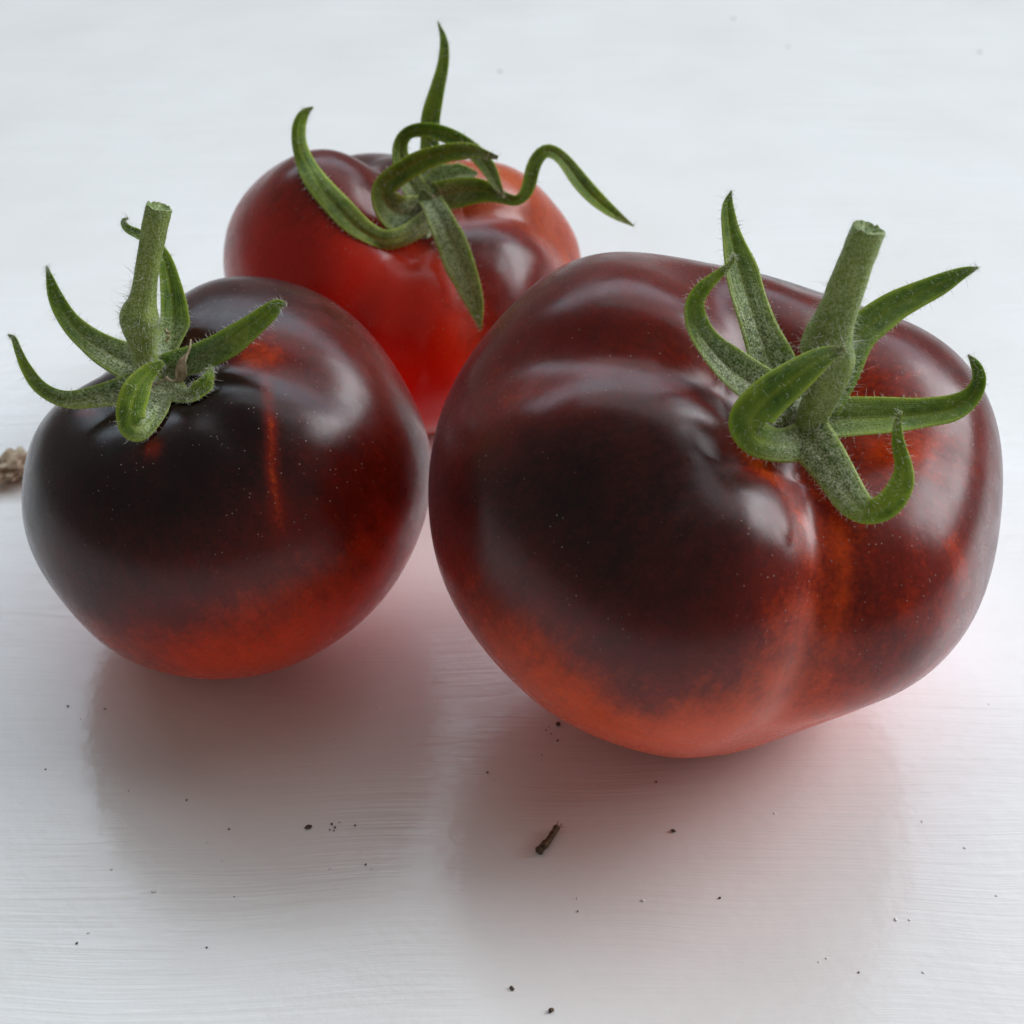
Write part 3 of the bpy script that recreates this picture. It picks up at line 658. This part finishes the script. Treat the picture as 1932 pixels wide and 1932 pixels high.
o = place(lump('dried_clod', 28, 900, .0036, M_CLOD, 4, .55, 1.4, 1.1, .9, 4), 28, 900)
tag(o, 'pale brown dried clod on the board half hidden behind the left tomato', 'clod')

def build_twig():
    a, b = on_table(1022, 1606), on_table(1052, 1568)
    a[2] = .0007; b[2] = .0010
    root = thing('twig_fragment', 'short broken brown twig lying on the board in front of the tomatoes', 'twig', (float(a[0]), float(a[1]), 0.0))
    n, m = 14, 10; V = []; Q = []
    t = (b - a); L = np.linalg.norm(t); t /= L
    x = np.cross(t, [0, 0, 1.0]); x /= np.linalg.norm(x); y = np.cross(x, t)
    for i in range(n):
        u = i / (n - 1); c = a + (b - a) * u + x * .00010 * math.sin(u * 4)
        r = (.00062 - .00014 * u) * (1 + .08 * math.sin(u * 9))
        for j in range(m):
            f = 2 * math.pi * j / m
            V.append(c + (x * math.cos(f) + y * math.sin(f)) * r * (1 + .3 * noise.noise(Vector((f * 1.2, u * 7, 1)))))
    for i in range(n - 1):
        for j in range(m):
            k = (j + 1) % m; Q.append((i * m + j, i * m + k, (i + 1) * m + k, (i + 1) * m + j))
    Q.append(tuple(range(m - 1, -1, -1))); Q.append(tuple(range((n - 1) * m, n * m)))
    mesh_obj('bark', V, Q, M_TWIG, root)
    # split pale fibres at the far end, dark crumbly base
    for k, (dx, dz) in enumerate(((.0004, .0003), (-.0003, .0006), (.0007, -.0001))):
        p0 = b - t * .0006; p1 = b + t * .0007 + x * dx + y * dz; Vf = []
        for p, r in ((p0, .0002), (p1, .00007)):
            for j in range(5):
                f = 1.2566 * j; Vf.append(p + (x * math.cos(f) + y * math.sin(f)) * r)
        Qf = [(j, (j + 1) % 5, 5 + (j + 1) % 5, 5 + j) for j in range(5)] + [(4, 3, 2, 1, 0), (5, 6, 7, 8, 9)]
        mesh_obj('split_fibre', Vf, Qf, M_DRY, root)
    s = lump('soil_tip', 1018, 1609, .00066, M_SOIL, 9, .8)
    s.parent = root; c = on_table(1018, 1609); s.location = (float(c[0] - a[0]), float(c[1] - a[1]), 0)
    return root
build_twig()

for (px, py, sz, sd, st, an, lab) in [
    (582, 1562, .00034, 2, 1.6, .5, 'black soil crumb on the board, left of the twig fragment'),
    (1053, 1368, .00042, 5, 1.1, 1.2, 'dark soil crumb close against the underside of the largest tomato'),
    (1270, 1569, .00026, 6, 1.7, -.4, 'small brown soil crumb on the board, right of the twig fragment'),
    (1040, 1908, .00034, 8, 1.3, .8, 'lowest soil crumb, at the bottom edge of the picture straight below the twig'),
    (966, 1866, .00024, 12, 1.8, -.9, 'small thin crumb near the bottom edge, left of and above the lowest crumb')]:
    tag(place(lump('soil_crumb', px, py, sz, M_SOIL, sd, .7, st, an, .5, 2), px, py), lab, 'crumb', 'soil crumbs on the board')

# countless fine specks of grit
mb = ([], [])
specks = [(626, 1556, .3), (632, 1562, .24), (622, 1566, .18), (630, 1568, .2), (670, 1558, .22), (640, 1552, .14), (1040, 1385, .22), (1052, 1398, .26), (1030, 1378, .18), (1036, 1372, .15), (1022, 1425, .16),
          (128, 1333, .26), (150, 1333, .26), (198, 1338, .26), (48, 1448, .28), (86, 1452, .2), (340, 1513, .2), (352, 1510, .2), (340, 1563, .2), (432, 1565, .24), (605, 1485, .26), (920, 1458, .26), (1012, 1472, .22),
          (1238, 1476, .22), (1310, 1682, .24), (1358, 1695, .28), (925, 1845, .28), (390, 1788, .2), (350, 1722, .2), (690, 1632, .2), (1478, 1755, .24), (1090, 1720, .2), (1680, 1475, .2), (1620, 1835, .2), (205, 1855, .2), (145, 1780, .24)]
for i, (px, py, r) in enumerate(specks[:11] + specks[11::2]): lump('', px, py, r * .00075, None, i + 20, .6, 1 + (i % 3) * .3, i, .4, 1, mb)
for i in range(6):
    px, py = rng.uniform(20, 1910), rng.uniform(1300, 1925)
    if 820 < px < 1800 and py < 1460: continue
    lump('', px, py, rng.uniform(.00005, .00011), None, i + 90, .6, rng.uniform(1, 1.8), rng.uniform(0, 6), .4, 1, mb)
o = mesh_obj('fine_grit', mb[0], mb[1], M_SOIL)
o['kind'] = 'stuff'; o['label'] = 'fine dark grit scattered over the white board in front'; o['category'] = 'grit'

# nibs and blisters caught in the paint
mb = ([], [])
nibs = [(290, 1682, .7), (167, 1760, .5), (210, 1640, .5), (418, 1625, .4), (622, 1640, .5), (932, 1472, .5), (1213, 1700, .6), (1462, 1535, .4), (1690, 1735, .6), (1716, 1736, .4), (1560, 1808, .4), (1545, 1815, .3), (1742, 1835, .4),
        (1385, 35, 1.8), (1850, 98, 2.0), (945, 135, 1.6), (1488, 88, 1.4), (1740, 1550, .4), (1820, 1600, .4), (1880, 1690, .4), (1090, 1695, .4), (700, 1640, .4), (390, 1590, .4)]
for i, (px, py, r) in enumerate(nibs): lump('', px, py, r * .00042, None, i + 300, .35, 1.3, i, .3, 2, mb)
o = mesh_obj('paint_nibs', mb[0], mb[1], M_PAINT, table)
o['kind'] = 'stuff'
